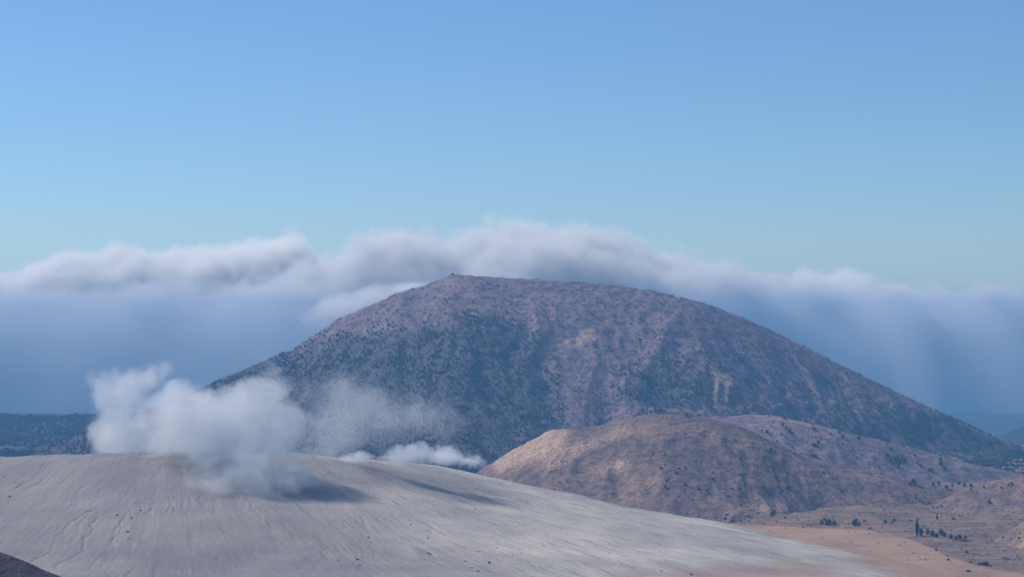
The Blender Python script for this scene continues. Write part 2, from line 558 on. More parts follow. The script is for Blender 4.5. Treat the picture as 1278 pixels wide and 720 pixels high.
def hill_masks(x, y, z):
    px, py = to_px(x, y, z)
    b = 0.75 * seg(px, py, [(625, 578), (655, 560), (682, 545)], 15) + 0.45 * blob(px, py, 690, 560, 40, 26) + 0.75 * blob(px, py, 695, 540, 13, 7)
    b = b + 0.42 * seg(px, py, [(690, 585), (730, 560), (780, 535)], 12) + 0.5 * blob(px, py, 775, 580, 14, 12)
    b = b + 0.35 * blob(px, py, 745, 585, 32, 14) + 0.36 * blob(px, py, 820, 545, 30, 16) + 0.34 * blob(px, py, 870, 530, 28, 7) + 0.3 * blob(px, py, 820, 577, 20, 8)
    b = b + 0.36 * blob(px, py, 930, 640, 60, 10) + 0.38 * blob(px, py, 960, 628, 30, 10) + 0.45 * blob(px, py, 1062, 632, 5, 8) + 0.38 * blob(px, py, 1095, 646, 26, 9)
    b = b + 0.45 * seg(px, py, [(985, 566), (1000, 576)], 3) + 0.3 * blob(px, py, 966, 556, 3, 2)
    b = b - 0.45 * seg(px, py, [(680, 600), (715, 578), (755, 562)], 9) - 0.2 * blob(px, py, 880, 590, 90, 35)
    return {'bare': b, 'wood': 0.15 * blob(px, py, 860, 610, 120, 30)}


def spur_masks(x, y, z):
    px, py = to_px(x, y, z)
    b = 0.5 * seg(px, py, [(968, 522), (990, 525), (1010, 530)], 3.2) + 0.3 * seg(px, py, [(790, 512), (840, 514), (880, 516)], 2)
    return {'bare': b, 'wood': 0.5 * wood_density(px, py)}


def knoll_masks(x, y, z):
    px, py = to_px(x, y, z)
    b = 0.3 * blob(px, py, 1262, 635, 16, 7) + 0.3 * blob(px, py, 1240, 625, 12, 8) + 0.42 * seg(px, py, [(1150, 680), (1200, 684), (1278, 672)], 10)
    b = b + 0.08 + 0.12 * sstep(645, 680, py) + 0.2 * blob(px, py, 1170, 655, 10, 5)
    return {'bare': b, 'wood': b * 0}


def scrub_cover(px, py):
    edge = np.interp(px, [850, 900, 1000, 1075, 1110, 1140, 1180, 1230, 1300], [640, 651, 656, 659, 664, 672, 690, 705, 715])
    return sstep(5, -3, py - edge) + 0.25 * sstep(1120, 1190, px) * (py > 600)


def ground_masks(x, y, z):
    px, py = to_px(x, np.maximum(y, 10), z)
    return {'lowland': sstep(9000, 10500, y), 'scrub': np.where(y > 1000, scrub_cover(px, py), 0)}


def bank_masks(x, y, z):
    px, py = to_px(x, y, z)
    return {'lowland': 0 * x, 'scrub': 0.68 + 0.4 * fbm(x / 60, y / 60, 3)}


def zero_masks(x, y, z):
    return {'bare': 0.0 * x, 'wood': 0.25 + 0.0 * x}


def far_masks(x, y, z):
    return {'bare': 0.0 * x, 'wood': 0.65 + 0.3 * fbm(x / 400, y / 400, 3)}


# ------------------------------------------------------------------ the setting
ar = np.arange
gxs = np.unique(np.concatenate([np.linspace(-9700, 9700, 80), ar(-1700, 1900, 9.0)]))
gys = np.unique(np.concatenate([np.linspace(-300, 15900, 80), ar(2300, 4700, 8.0), ar(4700, 9000, 40.0)]))
terrain('ground', ground_h, gxs, gys, M_valley, ground_masks, kind='structure', category='ground',
        label='flat tan valley floor between the ash slope and the brown hills')
terrain('mountain', mount_h, ar(-2650, 2300, 5.0), ar(5150, 7500, 6.5), M_mount, mount_masks, kind='structure', category='mountain',
        label='big rounded brown mountain whose summit touches the cloud bank')
terrain('mountain_spur', spur_h, ar(-60, 1700, 4.0), ar(4350, 5700, 5.0), M_mount, spur_masks, kind='structure', category='hill',
        label='low wooded spur at the right foot of the big mountain')
terrain('hill', hill_h, ar(-190, 1200, 2.2), ar(3600, 4600, 2.5), M_hill, hill_masks, kind='structure', category='hill',
        label='brown hill with a bare ochre scarp at its left end')
terrain('knoll', knoll_h, ar(560, 1700, 3.0), ar(3350, 4450, 3.5), M_hill, knoll_masks, kind='structure', category='hill',
        label='low brown knoll with dry grass at the right edge of the valley')
terrain('valley_bank', bank_h, ar(560, 1550, 2.5), ar(2950, 3750, 3.0), M_valley, bank_masks, kind='structure', category='slope',
        label='tan gullied bank in the bottom right corner')
terrain('wooded_plateau', farl_h, ar(-3800, -600, 8.0), ar(6500, 9200, 14.0), M_far, far_masks, kind='structure', category='plateau',
        label='dark blue wooded plateau beyond the ash slope left of the smoke')
terrain('distant_ridge', farb_h, ar(-5200, -1000, 30.0), ar(9300, 12500, 40.0), M_far, far_masks, kind='structure', category='ridge',
        label='thin blue ridge on the skyline behind the wooded plateau')
terrain('distant_hill', farr_h, ar(1850, 3700, 8.0), ar(7800, 10200, 12.0), M_far, far_masks, kind='structure', category='hill',
        label='blue distant hill peeping out at the right edge')
terrain('near_slope', near_h, ar(-900, -180, 1.2), ar(1050, 1900, 1.5), M_near, zero_masks, kind='structure', category='slope',
        label='dark purplish slope cutting the bottom left corner')


def build_cone():
    # finer columns on the side that faces the viewpoint
    deg = np.concatenate([np.linspace(-185, -165, 60), np.linspace(-165, 12, 1500)[1:], np.linspace(12, 175, 170)[1:-1]])
    rad = np.concatenate([np.linspace(60, CR - 60, 30), np.linspace(CR - 60, CR + 80, 90)[1:], np.linspace(CR + 80, 1330, 500)[1:]])
    P, R = np.meshgrid(np.radians(deg), rad)
    x = (CX + R * np.cos(P)).ravel()
    y = (CY + R * np.sin(P)).ravel()
    z = cone_h(x, y)
    nx, ny = len(deg), len(rad)
    Q = grid_idx(nx, ny)
    seam = np.stack([ar(ny - 1) * nx + nx - 1, ar(ny - 1) * nx, ar(1, ny) * nx, ar(1, ny) * nx + nx - 1], 1)
    px, py = to_px(x, y, z)
    rust_shade = 0.75 * blob(px, py, 960, 712, 120, 16) + 0.35 * blob(px, py, 800, 716, 120, 10) + 0.25 * blob(px, py, 560, 702, 60, 14) + 0.25 * blob(px, py, 565, 583, 60, 4)  # reddish ash patches; last blob paints the shadowed ledge below the steam
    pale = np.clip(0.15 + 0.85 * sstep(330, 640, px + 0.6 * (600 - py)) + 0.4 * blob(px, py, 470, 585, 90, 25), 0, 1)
    w = P.ravel() * 640.0 + 5 * perlin(R.ravel() / 220.0, P.ravel() * 4) + 1.2 * perlin(R.ravel() / 50.0, P.ravel() * 640 / 60.0)
    pol = np.stack([w, R.ravel(), 0 * x], 1)
    me = mesh_np('ash_cone', np.stack([x, y, z], 1), np.concatenate([Q, seam]), M_ash, True, {'polar': pol, 'rust_shade': rust_shade, 'pale': pale, 'foot': sstep(34, 2, z - ground_h(x, y)) * (x > -200)})
    link('ash_cone', me, kind='structure', category='volcano', label='smooth grey ash slope of a crater cone with streaks of gullies')


build_cone()


# ------------------------------------------------------------------ plants and rocks
def leaf_proto(rng, n, spread, size, core=True, conic=0.0):
    """unit-size crown (height 1, radius ~.45): leaf clumps through a volume round a rough core"""
    V, T = [], []
    if core:
        bm = bmesh.new()
        bmesh.ops.create_icosphere(bm, subdivisions=1, radius=1)
        bm.verts.ensure_lookup_table()
        for v in bm.verts:
            c = v.co.copy()
            k = rng.uniform(0.7, 1.1)
            zz = 0.5 + c.z * 0.42 * k
            w = 1 - conic * zz
            V.append((c.x * 0.34 * k * w, c.y * 0.34 * k * w, zz))
        for f in bm.faces:
            T.append([v.index for v in f.verts])
        bm.free()
    for i in range(n):
        d = rng.normal(size=3)
        d /= np.linalg.norm(d)
        rr = rng.uniform(0.6, 1.0) ** 0.5
        zz = 0.5 + d[2] * 0.48 * rr
        w = 1 - conic * zz
        c = np.array([d[0] * spread * rr * w, d[1] * spread * rr * w, zz])
        u = rng.normal(size=3)
        u /= np.linalg.norm(u)
        q = np.cross(u, rng.normal(size=3))
        q /= np.linalg.norm(q)
        s = size * rng.uniform(0.6, 1.3)
        b = len(V)
        V += [tuple(c + u * s), tuple(c - u * s * 0.6 + q * s * 0.8), tuple(c - u * s * 0.5 - q * s * 0.8)]
        T.append([b, b + 1, b + 2])
    return np.array(V), np.array(T)


_pr = np.random.default_rng(5)
P_TREE = [leaf_proto(_pr, 16, 0.44, 0.16, True, 0.25) for _ in range(6)]
P_BUSH = [leaf_proto(_pr, 14, 0.5, 0.2, False) for _ in range(6)]


def mass(name, protos, x, y, z, h, wid, mat, rng, **props):
    Vs, Ts, tint, off = [], [], [], 0
    k = rng.integers(0, len(protos), len(x))
    a = rng.uniform(0, 2 * np.pi, len(x))
    tn = rng.uniform(0, 1, len(x))
    for j, (V, T) in enumerate(protos):
        s = np.where(k == j)[0]
        if not len(s):
            continue
        ca, sa = np.cos(a[s])[:, None], np.sin(a[s])[:, None]
        vx = (V[None, :, 0] * ca - V[None, :, 1] * sa) * wid[s][:, None] + x[s][:, None]
        vy = (V[None, :, 0] * sa + V[None, :, 1] * ca) * wid[s][:, None] + y[s][:, None]
        vz = V[None, :, 2] * h[s][:, None] + z[s][:, None]
        Vs.append(np.stack([vx, vy, vz], -1).reshape(-1, 3))
        Ts.append((T[None] + (np.arange(len(s)) * len(V))[:, None, None] + off).reshape(-1, 3))
        tint.append(np.repeat(tn[s], len(V)))
        off += len(s) * len(V)
    me = mesh_np(name, np.concatenate(Vs), np.concatenate(Ts), mat, False, {'tint': np.concatenate(tint)})
    return link(name, me, **props)


def scatter(n, xr, yr, keys, dens, rng):
    x = rng.uniform(*xr, n)
    y = rng.uniform(*yr, n)
    z = H_all(x, y, keys)
    top = H_all(x, y)
    px, py = to_px(x, y, z)
    d = dens(px, py, x, y)
    ok = (rng.uniform(0, 1, n) < d) & (top - z < 0.5) & (px > -60) & (px < 1340)
    return x[ok], y[ok], z[ok]


def clump(x, y, s):
    return sstep(-0.15, 0.35, fbm(x / s, y / s, 3))


def open_ground(x, y, z):
    return np.clip(1 - 1.6 * mount_masks(x, y, z)['bare'], 0, 1)


# dark evergreen wood on the mountain: one far-off mass
x, y, z = scatter(135000, (-1900, 1900), (5150, 6560), ['mountain', 'ground'], lambda px, py, x, y: wood_density(px, py) * (0.2 + 0.9 * clump(x, y, 70)) * (y < 6540) * open_ground(x, y, mount_h(x, y)), RNG)
h = RNG.uniform(4.0, 9.5, len(x)) ** 1.0
mass('forest', P_TREE, x, y, z - 1.5, h, h * RNG.uniform(0.75, 1.15, len(x)), M_leaf, RNG, kind='stuff', category='forest',
     label='dark evergreen wood covering the flanks of the big mountain')
NF = len(x)
x, y, z = scatter(26000, (-3300, -900), (6600, 8900), ['farl'], lambda px, py, x, y: (0.25 + 0.6 * clump(x, y, 160)) * (px < 330), RNG)
h = RNG.uniform(8, 15, len(x))
mass('plateau_forest', P_TREE, x, y, z - 1.5, h, h * RNG.uniform(0.8, 1.2, len(x)), M_leaf, RNG, kind='stuff', category='forest',
     label='blue dark woodland on the plateau left of the smoke')
# leafless brush, everywhere on the brown slopes
x, y, z = scatter(70000, (-1900, 1900), (5150, 6560), ['mountain'], lambda px, py, x, y: 0.75 * (0.35 + 0.7 * clump(x, y, 60)) * (py > 352) * open_ground(x, y, mount_h(x, y)), RNG)
h = RNG.uniform(3.0, 7.0, len(x))
mass('mountain_brush', P_BUSH, x, y, z - 1, h, h * 1.4, M_twig, RNG, kind='stuff', category='brush', label='greyish leafless brush over the whole mountain side')
x, y, z = scatter(26000, (-150, 1650), (3600, 5100), ['hill', 'spur', 'knoll'], lambda px, py, x, y: 0.6 * clump(x, y, 45) * (px > 690), RNG)
x2, y2, z2 = scatter(16000, (100, 1500), (3100, 4300), ['ground', 'bank', 'knoll'], lambda px, py, x, y: 0.8 * clump(x, y, 35) * np.clip(scrub_cover(px, py) + 0.1, 0, 1), RNG)
x, y, z = np.concatenate([x, x2]), np.concatenate([y, y2]), np.concatenate([z, z2])
h = RNG.uniform(1.5, 4.0, len(x))
mass('hill_brush', P_BUSH, x, y, z - 0.5, h, h * 1.5, M_twig, RNG, kind='stuff', category='brush', label='low brown scrub over the hill, spur and knoll')
print('forest', NF)


def proto_mesh(name, rng, n, mat, conic, spread=0.46):
    V, T = leaf_proto(rng, n, spread, 0.13, True, conic)
    return mesh_np(name, V, T, mat, False, {'tint': np.full(len(V), rng.uniform(0, 0.6))})


def trunk_mesh(name):
    bm = bmesh.new()
    rings = [(0.0, 0.050), (0.12, 0.036), (0.4, 0.026), (0.8, 0.010)]
    prev = None
    for zz, r in rings:
        ring = [bm.verts.new((r * math.cos(k * math.tau / 7) + 0.01 * math.sin(9 * zz), r * math.sin(k * math.tau / 7), zz)) for k in range(7)]
        if prev:
            for k in range(7):
                bm.faces.new((prev[k], prev[(k + 1) % 7], ring[(k + 1) % 7], ring[k]))
        prev = ring
    for k in range(4):                                   # limbs
        a = k * 1.7
        z0 = 0.25 + 0.12 * k
        v = [bm.verts.new(p) for p in ((0, 0, z0), (0.01, 0.012, z0 + 0.03), (0.28 * math.cos(a), 0.28 * math.sin(a), z0 + 0.14))]
        bm.faces.new(v)
    me = bpy.data.meshes.new(name)
    bm.to_mesh(me)
    bm.free()
    me.materials.append(M_bark)
    return me


_r2 = np.random.default_rng(8)
TREE_ME = [proto_mesh('tree_crown', _r2, 90, M_leaf, 0.35) for _ in range(3)]
TALL_ME = proto_mesh('tall_crown', _r2, 120, M_leaf, 0.6, 0.42)
SHRUB_ME = [proto_mesh('shrub_crown', _r2, 60, M_leaf, 0.1) for _ in range(4)]
TRUNK_ME = trunk_mesh('tree_trunk')


def tree(px, py, hgt, wid, label, cat='tree', group=None, name='evergreen_tree', crown=None, rng=_r2):
    X, Y, Z, ok = sight([px], [py])
    if not ok[0]:
        return
    e = link(name, None, label=label, category=cat)
    e.location = (X[0], Y[0] + 1.0, float(H_all(X[:1], Y[:1] + 1.0)[0]) - 0.4)
    e.rotation_euler = (0, 0, rng.uniform(0, 6.28))
    if group:
        e['group'] = group
    c = link('crown', crown or TREE_ME[int(rng.integers(3))], e)
    c.scale = (wid, wid, hgt * 0.92)
    c.location = (0, 0, hgt * 0.06)
    t = link('trunk', TRUNK_ME, e)
    t.scale = (hgt, hgt, hgt)
    return e


tree(1144, 668, 29, 10, 'tallest dark tree, slim and pointed, at the edge of the tan valley', crown=TALL_ME)
tree(1149, 669, 15, 9, 'bushy dark tree hugging the foot of the tallest slim tree', crown=TREE_ME[0])
for px, py, hh, ww in ((1157, 667, 11, 9), (1163, 669, 12, 10), (1168, 670, 9, 9), (1174, 668, 13, 11), (1178, 669, 9, 8)):
    tree(px, py, hh, ww, 'dark rounded tree in the short row right of the tall slim tree', group='row of trees right of the tall slim tree')
for px, py, hh, ww in ((1186, 672, 9, 9), (1192, 673, 7, 7), (1197, 673, 9, 10), (1204, 672, 7, 8)):
    tree(px, py, hh, ww, 'low dark tree in the second row on the valley floor', group='second row of trees on the valley floor')
for px, py, hh, ww in ((1033, 655, 12, 16), (1025, 654, 9, 11), (1041, 655, 9, 11)):
    tree(px, py, hh, ww, 'dark leafy tree in the clump at the foot of the brown hill', group='tree clump at the foot of the brown hill')
tree(1066, 656, 12, 15, 'lone dark tree right of the clump at the foot of the brown hill')
tree(1072, 656, 8, 8, 'small dark tree touching the lone tree at the foot of the brown hill')
tree(1140, 605, 13, 16, 'dark spreading tree alone on the saddle between hill and knoll')
tree(1135, 606, 8, 9, 'small tree touching the dark spreading tree on the saddle')
for px, py, hh, ww in ((1164, 605, 8, 9), (1171, 605, 10, 12), (1181, 610, 9, 11), (1188, 607, 8, 10), (1196, 605, 11, 12), (1203, 607, 10, 11), (1211, 608, 8, 9)):
    tree(px, py, hh, ww, 'dark tree in the line under the wood behind the knoll', group='tree line behind the knoll')
tree(1234, 629, 8, 8, 'single round dark bush on the open face of the knoll', 'bush', name='bush', crown=SHRUB_ME[0])
tree(1143, 624, 12, 5, 'slim upright tree on the slope above the tallest valley tree', crown=TALL_ME)
tree(1169, 648, 12, 6, 'upright dark tree beside the pale boulder above the tree rows', crown=TALL_ME)
for px, py, hh, ww in ((1152, 628, 6, 5), (1159, 629, 6, 5), (1164, 634, 5, 5), (1174, 633, 6, 5)):
    tree(px, py, hh, ww, 'small dark bush in the chain running down the slope toward the valley', 'bush', 'bush chain down the slope', 'bush', SHRUB_ME[1])
for px, py, hh, ww in ((1249, 609, 5, 6), (1262, 605, 7, 7), (1258, 606, 5, 5), (1227, 609, 5, 5), (1211, 612, 5, 6)):
    tree(px, py, hh, ww, 'dark bush standing on the crest of the knoll', 'bush', 'bushes on the knoll crest', 'bush', SHRUB_ME[2])
for px, py, hh, ww in ((812, 514, 6, 8), (823, 515, 7, 9), (857, 519, 7, 10), (863, 519, 6, 8), (872, 520, 8, 9), (802, 513, 5, 7)):
    tree(px, py, hh, ww, 'dark bush on the pale crest line above the brown hill', 'bush', 'bushes on the crest line above the hill', 'bush', SHRUB_ME[3])


def shrubs(n, regions, label, group, keys, hr, rng):
    k = 0
    for _ in range(n * 40):
        if k >= n:
            break
        cx, cy, rx, ry = regions[int(rng.integers(len(regions)))]
        px, py = cx + rng.normal() * rx, cy + rng.normal() * ry
        if not (0 < px < 1278):
            continue
        X, Y, Z, ok = sight([px], [py])
        if not ok[0]:
            continue
        zz = H_all(X, Y, keys)[0]
        if Z[0] - zz > 0.3:
            continue
        hh = hr[0] * 0.7 + (hr[1] * 1.15 - hr[0] * 0.7) * rng.uniform(0, 1) ** 2
        o = link('shrub', SHRUB_ME[int(rng.integers(4))], label=label, category='shrub', group=group)
        o.location = (X[0], Y[0] + 1, zz - 0.5)
        w = hh * rng.uniform(0.9, 1.6)
        o.scale = (w, w, hh)
        o.rotation_euler = (0, 0, rng.uniform(0, 6.28))
        k += 1


shrubs(110, [(860, 570, 50, 20), (910, 600, 70, 22), (960, 615, 50, 18), (830, 600, 60, 20), (1000, 625, 50, 14), (930, 617, 40, 4), (980, 614, 20, 3), (930, 645, 50, 4), (975, 648, 25, 5)],
       'small dark shrub dotted over the brown hill', 'shrubs dotted over the brown hill', ['hill'], (2.5, 5.5), _r2)
shrubs(55, [(1000, 650, 45, 4), (930, 646, 40, 4), (1060, 652, 25, 4), (1110, 655, 20, 5), (960, 641, 30, 4)],
       'dark bushy shrub in the band where brown hill meets tan valley', 'shrub band along the foot of the hill', ['hill', 'ground'], (2.5, 5.5), _r2)
shrubs(90, [(1000, 545, 30, 10), (1040, 555, 40, 12), (1090, 570, 50, 12), (1150, 585, 40, 10), (1010, 560, 20, 8), (960, 540, 30, 8), (1115, 570, 14, 10)],
       'dark shrub on the spur at the foot of the mountain', 'shrubs on the mountain spur', ['spur'], (4.0, 9.0), _r2)
shrubs(40, [(1230, 640, 30, 14), (1190, 640, 25, 14), (1120, 640, 25, 12), (1250, 670, 25, 8), (1200, 690, 30, 8)],
       'little dark shrub scattered on the dry knoll by the valley', 'shrubs scattered on the dry knoll', ['knoll', 'bank', 'ground'], (1.8, 4.0), _r2)


# boulders: rough angular lumps half sunk in the ash
def rock_mesh(name, seed, flat=0.75, mat=None):
    rng = np.random.default_rng(seed)
    bm = bmesh.new()
    bmesh.ops.create_icosphere(bm, subdivisions=2, radius=1)
    cuts = [Vector(rng.normal(size=3)).normalized() for _ in range(9)]
    for v in bm.verts:
        for c in cuts:
            e = v.co.dot(c) - 0.68
            if e > 0:
                v.co -= c * e
        v.co.z *= flat
        v.co *= 1 + 0.08 * rng.normal()
    me = bpy.data.meshes.new(name)
    bm.to_mesh(me)
    bm.free()
    me.materials.append(mat or M_rock)
    return me


ROCKS = [rock_mesh('boulder', s, 0.6 + 0.08 * s) for s in range(5)]
M_pale = mat_plain('pale_boulder_rock', (0.55, 0.50, 0.46), 0.5, 0.2)


def boulder(px, py, r, label, group=None, mat=None, name='boulder'):
    X, Y, Z, ok = sight([px], [py])
    if not ok[0]:
        return
    o = link(name, mat or ROCKS[int(_r2.integers(5))], label=label, category='boulder')
    if group:
        o['group'] = group
    o.location = (X[0], Y[0], Z[0] + r * 0.15)
    o.scale = (r * _r2.uniform(0.9, 1.4), r, r * _r2.uniform(0.7, 1.1))
    o.rotation_euler = (_r2.uniform(-.3, .3), _r2.uniform(-.3, .3), _r2.uniform(0, 6.28))


for px, py, r in ((176, 637, 1.6), (147, 643, 1.5), (165, 646, 1.6), (160, 663, 1.7), (161, 672, 1.2), (155, 650, 1.0), (170, 628, 1.0), (182, 622, 1.0)):
    boulder(px, py, r, 'dark boulder in the gullies below the foot of the smoke', 'boulders in the gullies below the smoke')
for px, py, r in ((447, 698, 2.0), (449, 705, 1.6), (444, 697, 1.1), (452, 695, 1.0), (423, 699, 1.5), (446, 709, 1.0)):
    boulder(px, py, r, 'dark boulder in the scattered cluster low on the ash slope', 'boulder cluster low on the ash slope')
for px, py, r in ((534, 690, 1.6), (537, 692, 2.2)):
    boulder(px, py, r, 'black boulder of the close pair on the lower ash slope', 'close pair of boulders')
boulder(460, 670, 1.9, 'lone dark boulder on the ash slope above the scattered cluster')
boulder(593, 635, 1.7, 'lone dark boulder high on the pale right flank of the ash slope')
boulder(513, 655, 1.5, 'small dark boulder just below the smoke shadow on the ash')
for px, py, r in ((581, 700, 1.8), (611, 702, 2.0), (597, 712, 1.6), (589, 707, 1.1), (534, 671, 1.4), (597, 688, 1.2), (620, 684, 1.1)):
    boulder(px, py, r, 'dark boulder in the loose string on the reddish lower ash', 'string of boulders on the lower ash')
for px, py, r in ((13, 620, 1.9), (20, 602, 1.3), (24, 603, 1.2), (6, 594, 1.2), (1, 677, 1.7)):
    boulder(px, py, r, 'dark boulder at the left edge of the ash slope', 'boulders at the left edge of the ash')
for px, py, r in ((640, 693, 1.2), (650, 690, 0.9), (760, 690, 1.2), (862, 717, 2.2), (700, 660, 1.0), (775, 702, 1.1), (825, 712, 1.2)):
    boulder(px, py, r, 'small dark boulder on the streaked right flank of the cone', 'boulders on the right flank of the cone')
boulder(1172, 644, 3.0, 'pale boulder shining beside an upright tree on the brown slope', mat=rock_mesh('pale_boulder', 11, 0.9, M_pale))
boulder(966, 557, 2.6, 'pale boulder on the skyline edge of the brown hill', mat=rock_mesh('pale_boulder', 12, 0.9, M_pale))
ROCKS_BIG = rock_mesh('rock_outcrop', 14, 0.5)
boulder(1225, 704, 9.0, 'dark rock outcrop beside the dry gully on the valley bank', mat=ROCKS_BIG, name='rock_outcrop')
boulder(1207, 712, 4.5, 'smaller dark rock left of the outcrop by the dry gully', mat=ROCKS_BIG, name='rock_outcrop')
boulder(1254, 697, 6.0, 'long low dark rock right of the outcrop on the valley bank', mat=ROCKS_BIG, name='rock_outcrop')
o = link('rock_outcrop', rock_mesh('summit_rock', 17, 0.9), label='small rocky knob on the left end of the mountain summit', category='rock')
o.location = (wx(565, 6490), 6490, float(H_all([wx(565, 6490)], [6490.0])[0]) + 0.5)
o.scale = (7, 7, 5)


# ------------------------------------------------------------------ smoke, cloud, haze
def ellipsoid_domain(name, blobs, voxel, grow=0.93):
    bm = bmesh.new()
    for (c, r, w) in blobs:
        M = Matrix.Translation(c) @ Matrix.Diagonal((r[0] * grow, r[1] * grow, r[2] * grow, 1))
        bmesh.ops.create_icosphere(bm, subdivisions=3, radius=1, matrix=M)
    me = bpy.data.meshes.new(name)
    bm.to_mesh(me)
    bm.free()
    ob = bpy.data.objects.new(name + '_tmp', me)
    COL.objects.link(ob)
    md = ob.modifiers.new('r', 'REMESH')
    md.mode = 'VOXEL'
    md.voxel_size = voxel
    dg = bpy.context.evaluated_depsgraph_get()
    me2 = bpy.data.meshes.new_from_object(ob.evaluated_get(dg))
    me2.name = name
    bpy.data.objects.remove(ob)
    return me2


def puff_material(name, blobs, rho, nscale, erode, gain, color, aniso, step, detail=4.0, rough=0.6, dist=0.0, warp=0.0, crisp=1.0):
    t = NT(name)
    p = t.obj()
    q = p
    if warp:
        wn = t.n('ShaderNodeTexNoise')
        wn.inputs['Scale'].default_value = nscale * 0.45
        wn.inputs['Detail'].default_value = 4.0
        t.l(p, wn.inputs['Vector'])
        q = t.vmath('ADD', p, t.vmath('MULTIPLY', t.vmath('SUBTRACT', wn.outputs['Color'], (0.5, 0.5, 0.5)), (warp, warp, warp)))
    f = 0.0
    for (c, r, w) in blobs:
        inv = tuple(1.0 / v for v in r)
        off = tuple(-a * b for a, b in zip(c, inv))
        u = t.vmath('MULTIPLY_ADD', q, inv, off)
        d2 = t.vmath('DOT_PRODUCT', u, u)
        e = t.math('SUBTRACT', 1.0, d2, clamp=True)
        f = t.math('MULTIPLY_ADD', e, w, f)
    n = t.noise(p, nscale, detail, rough, dist)
    n = t.rmap(n, 0.25, 0.75)
    s = t.math('SUBTRACT', t.math('MULTIPLY', t.math('MINIMUM', f, 1.3), gain), t.math('MULTIPLY', n, erode))
    d = t.math('MULTIPLY', t.math('MINIMUM', t.math('MULTIPLY', t.math('MAXIMUM', s, 0.0), crisp), 1.3), 1.0)
    veil = t.math('MAXIMUM', t.math('MULTIPLY_ADD', n, -0.75, f), 0.0)
    d = t.math('MULTIPLY', t.math('MULTIPLY_ADD', t.math('MINIMUM', veil, 1.0), 0.22, d), rho)
    v = t.n('ShaderNodeVolumePrincipled')
    v.inputs['Color'].default_value = (*color, 1)
    v.inputs['Anisotropy'].default_value = aniso
    t.l(d, v.inputs['Density'])
    t.l(v.outputs[0], t.out.inputs['Volume'])
    t.m.cycles.volume_step_rate = step
    return t.m


def puffs(lst, origin):
    out = []
    for px, py, Y, rx, rz, ry, w in lst:
        m = Y / F
        out.append(((wx(px, Y) - origin[0], Y - origin[1], wz(py, Y) - origin[2]), (rx * m, ry * m, rz * m), w))
    return out


def smoke(name, lst, base, voxel, rho, nscale, erode, gain, step, **props):
    tone = props.pop('tone', (0.935, 0.945, 0.96))
    warp = props.pop('warp', 0.0)
    shift = props.pop('shift', 0.0)
    detail = props.pop('detail', 4.0)
    crisp = props.pop('crisp', 1.0)
    org = (wx(base[0], base[2]), base[2], wz(base[1], base[2]))
    bl = puffs(lst, org)
    if shift:
        bl = [((c[0], c[1] + shift, c[2]), r, w_) for c, r, w_ in bl]
    me = ellipsoid_domain(name, bl, voxel)
    me.materials.append(puff_material(name, bl, rho, nscale, erode, gain, tone, 0.15, step, warp=warp, detail=detail, crisp=crisp, rough=0.64))
    o = link(name, me, **props)
    o.location = org
    return o


#        px   py   Y     rx  rz  ry  weight
PLUME = [(165, 560, 3110, 50, 50, 40, 0.9), (235, 560, 3060, 60, 46, 60, 0.9), (160, 525, 3110, 50, 54, 60, 1.0), (155, 480, 3110, 46, 36, 55, 0.85),
         (205, 470, 3080, 34, 36, 40, 0.55), (215, 520, 3000, 60, 52, 70, 0.9), (270, 530, 2990, 66, 56, 80, 1.0), (240, 505, 2995, 50, 40, 60, 0.8),
         (335, 520, 2980, 60, 52, 70, 1.0), (345, 468, 2985, 34, 36, 40, 0.65), (300, 492, 2990, 36, 30, 40, 0.7),
         (375, 545, 2970, 50, 44, 60, 0.8), (290, 575, 2940, 76, 48, 70, 0.85), (345, 585, 2910, 60, 40, 60, 0.6),
         (265, 600, 2890, 56, 36, 50, 0.45), (305, 607, 2870, 50, 30, 45, 0.45), (215, 585, 3000, 50, 44, 50, 0.5), (250, 614, 2860, 54, 28, 45, 0.4), (335, 610, 2860, 64, 30, 50, 0.42), (400, 590, 2930, 56, 36, 60, 0.55),
         (185, 460, 3090, 34, 34, 40, 0.5)]
smoke('smoke_plume', PLUME, (280, 600, 2960), 9.0, 0.0125, 0.032, 2.3, 2.15, 0.085, warp=60.0, detail=8.0, shift=-55.0, crisp=1.5,
      category='smoke', label='thick pale smoke plume billowing off the grey ash crest', kind='thing')
DRIFT = [(405, 505, 3060, 66, 56, 80, 0.9), (455, 530, 3080, 76, 50, 90, 0.9), (445, 480, 3070, 52, 40, 70, 0.7), (510, 515, 3100, 70, 50, 90, 0.75),
         (570, 530, 3130, 66, 46, 90, 0.6), (410, 560, 3060, 60, 34, 70, 0.8)]
smoke('drifting_smoke', DRIFT, (470, 550, 3080), 12.0, 0.0033, 0.024, 2.1, 1.85, 0.12, warp=60.0, detail=6.0,
      category='smoke', label='thin veil of smoke drifting across the mountain foot', kind='thing')
STEAM = [(455, 572, 3025, 40, 9, 30, 0.7), (500, 566, 3030, 26, 18, 26, 1.0), (524, 561, 3030, 20, 15, 24, 1.0), (556, 566, 3035, 26, 18, 26, 0.9),
         (585, 572, 3040, 28, 17, 26, 0.6), (532, 574, 3030, 60, 12, 34, 0.8), (602, 580, 3010, 34, 16, 26, 0.5), (440, 569, 3040, 34, 10, 26, 0.6)]
smoke('steam_vent_cloud', STEAM, (530, 582, 3030), 4.0, 0.036, 0.07, 2.0, 2.1, 0.12, warp=18.0, tone=(0.97, 0.975, 0.985), detail=5.0,
      category='steam', label='low white steam boiling over the crest right of the plume', kind='thing')

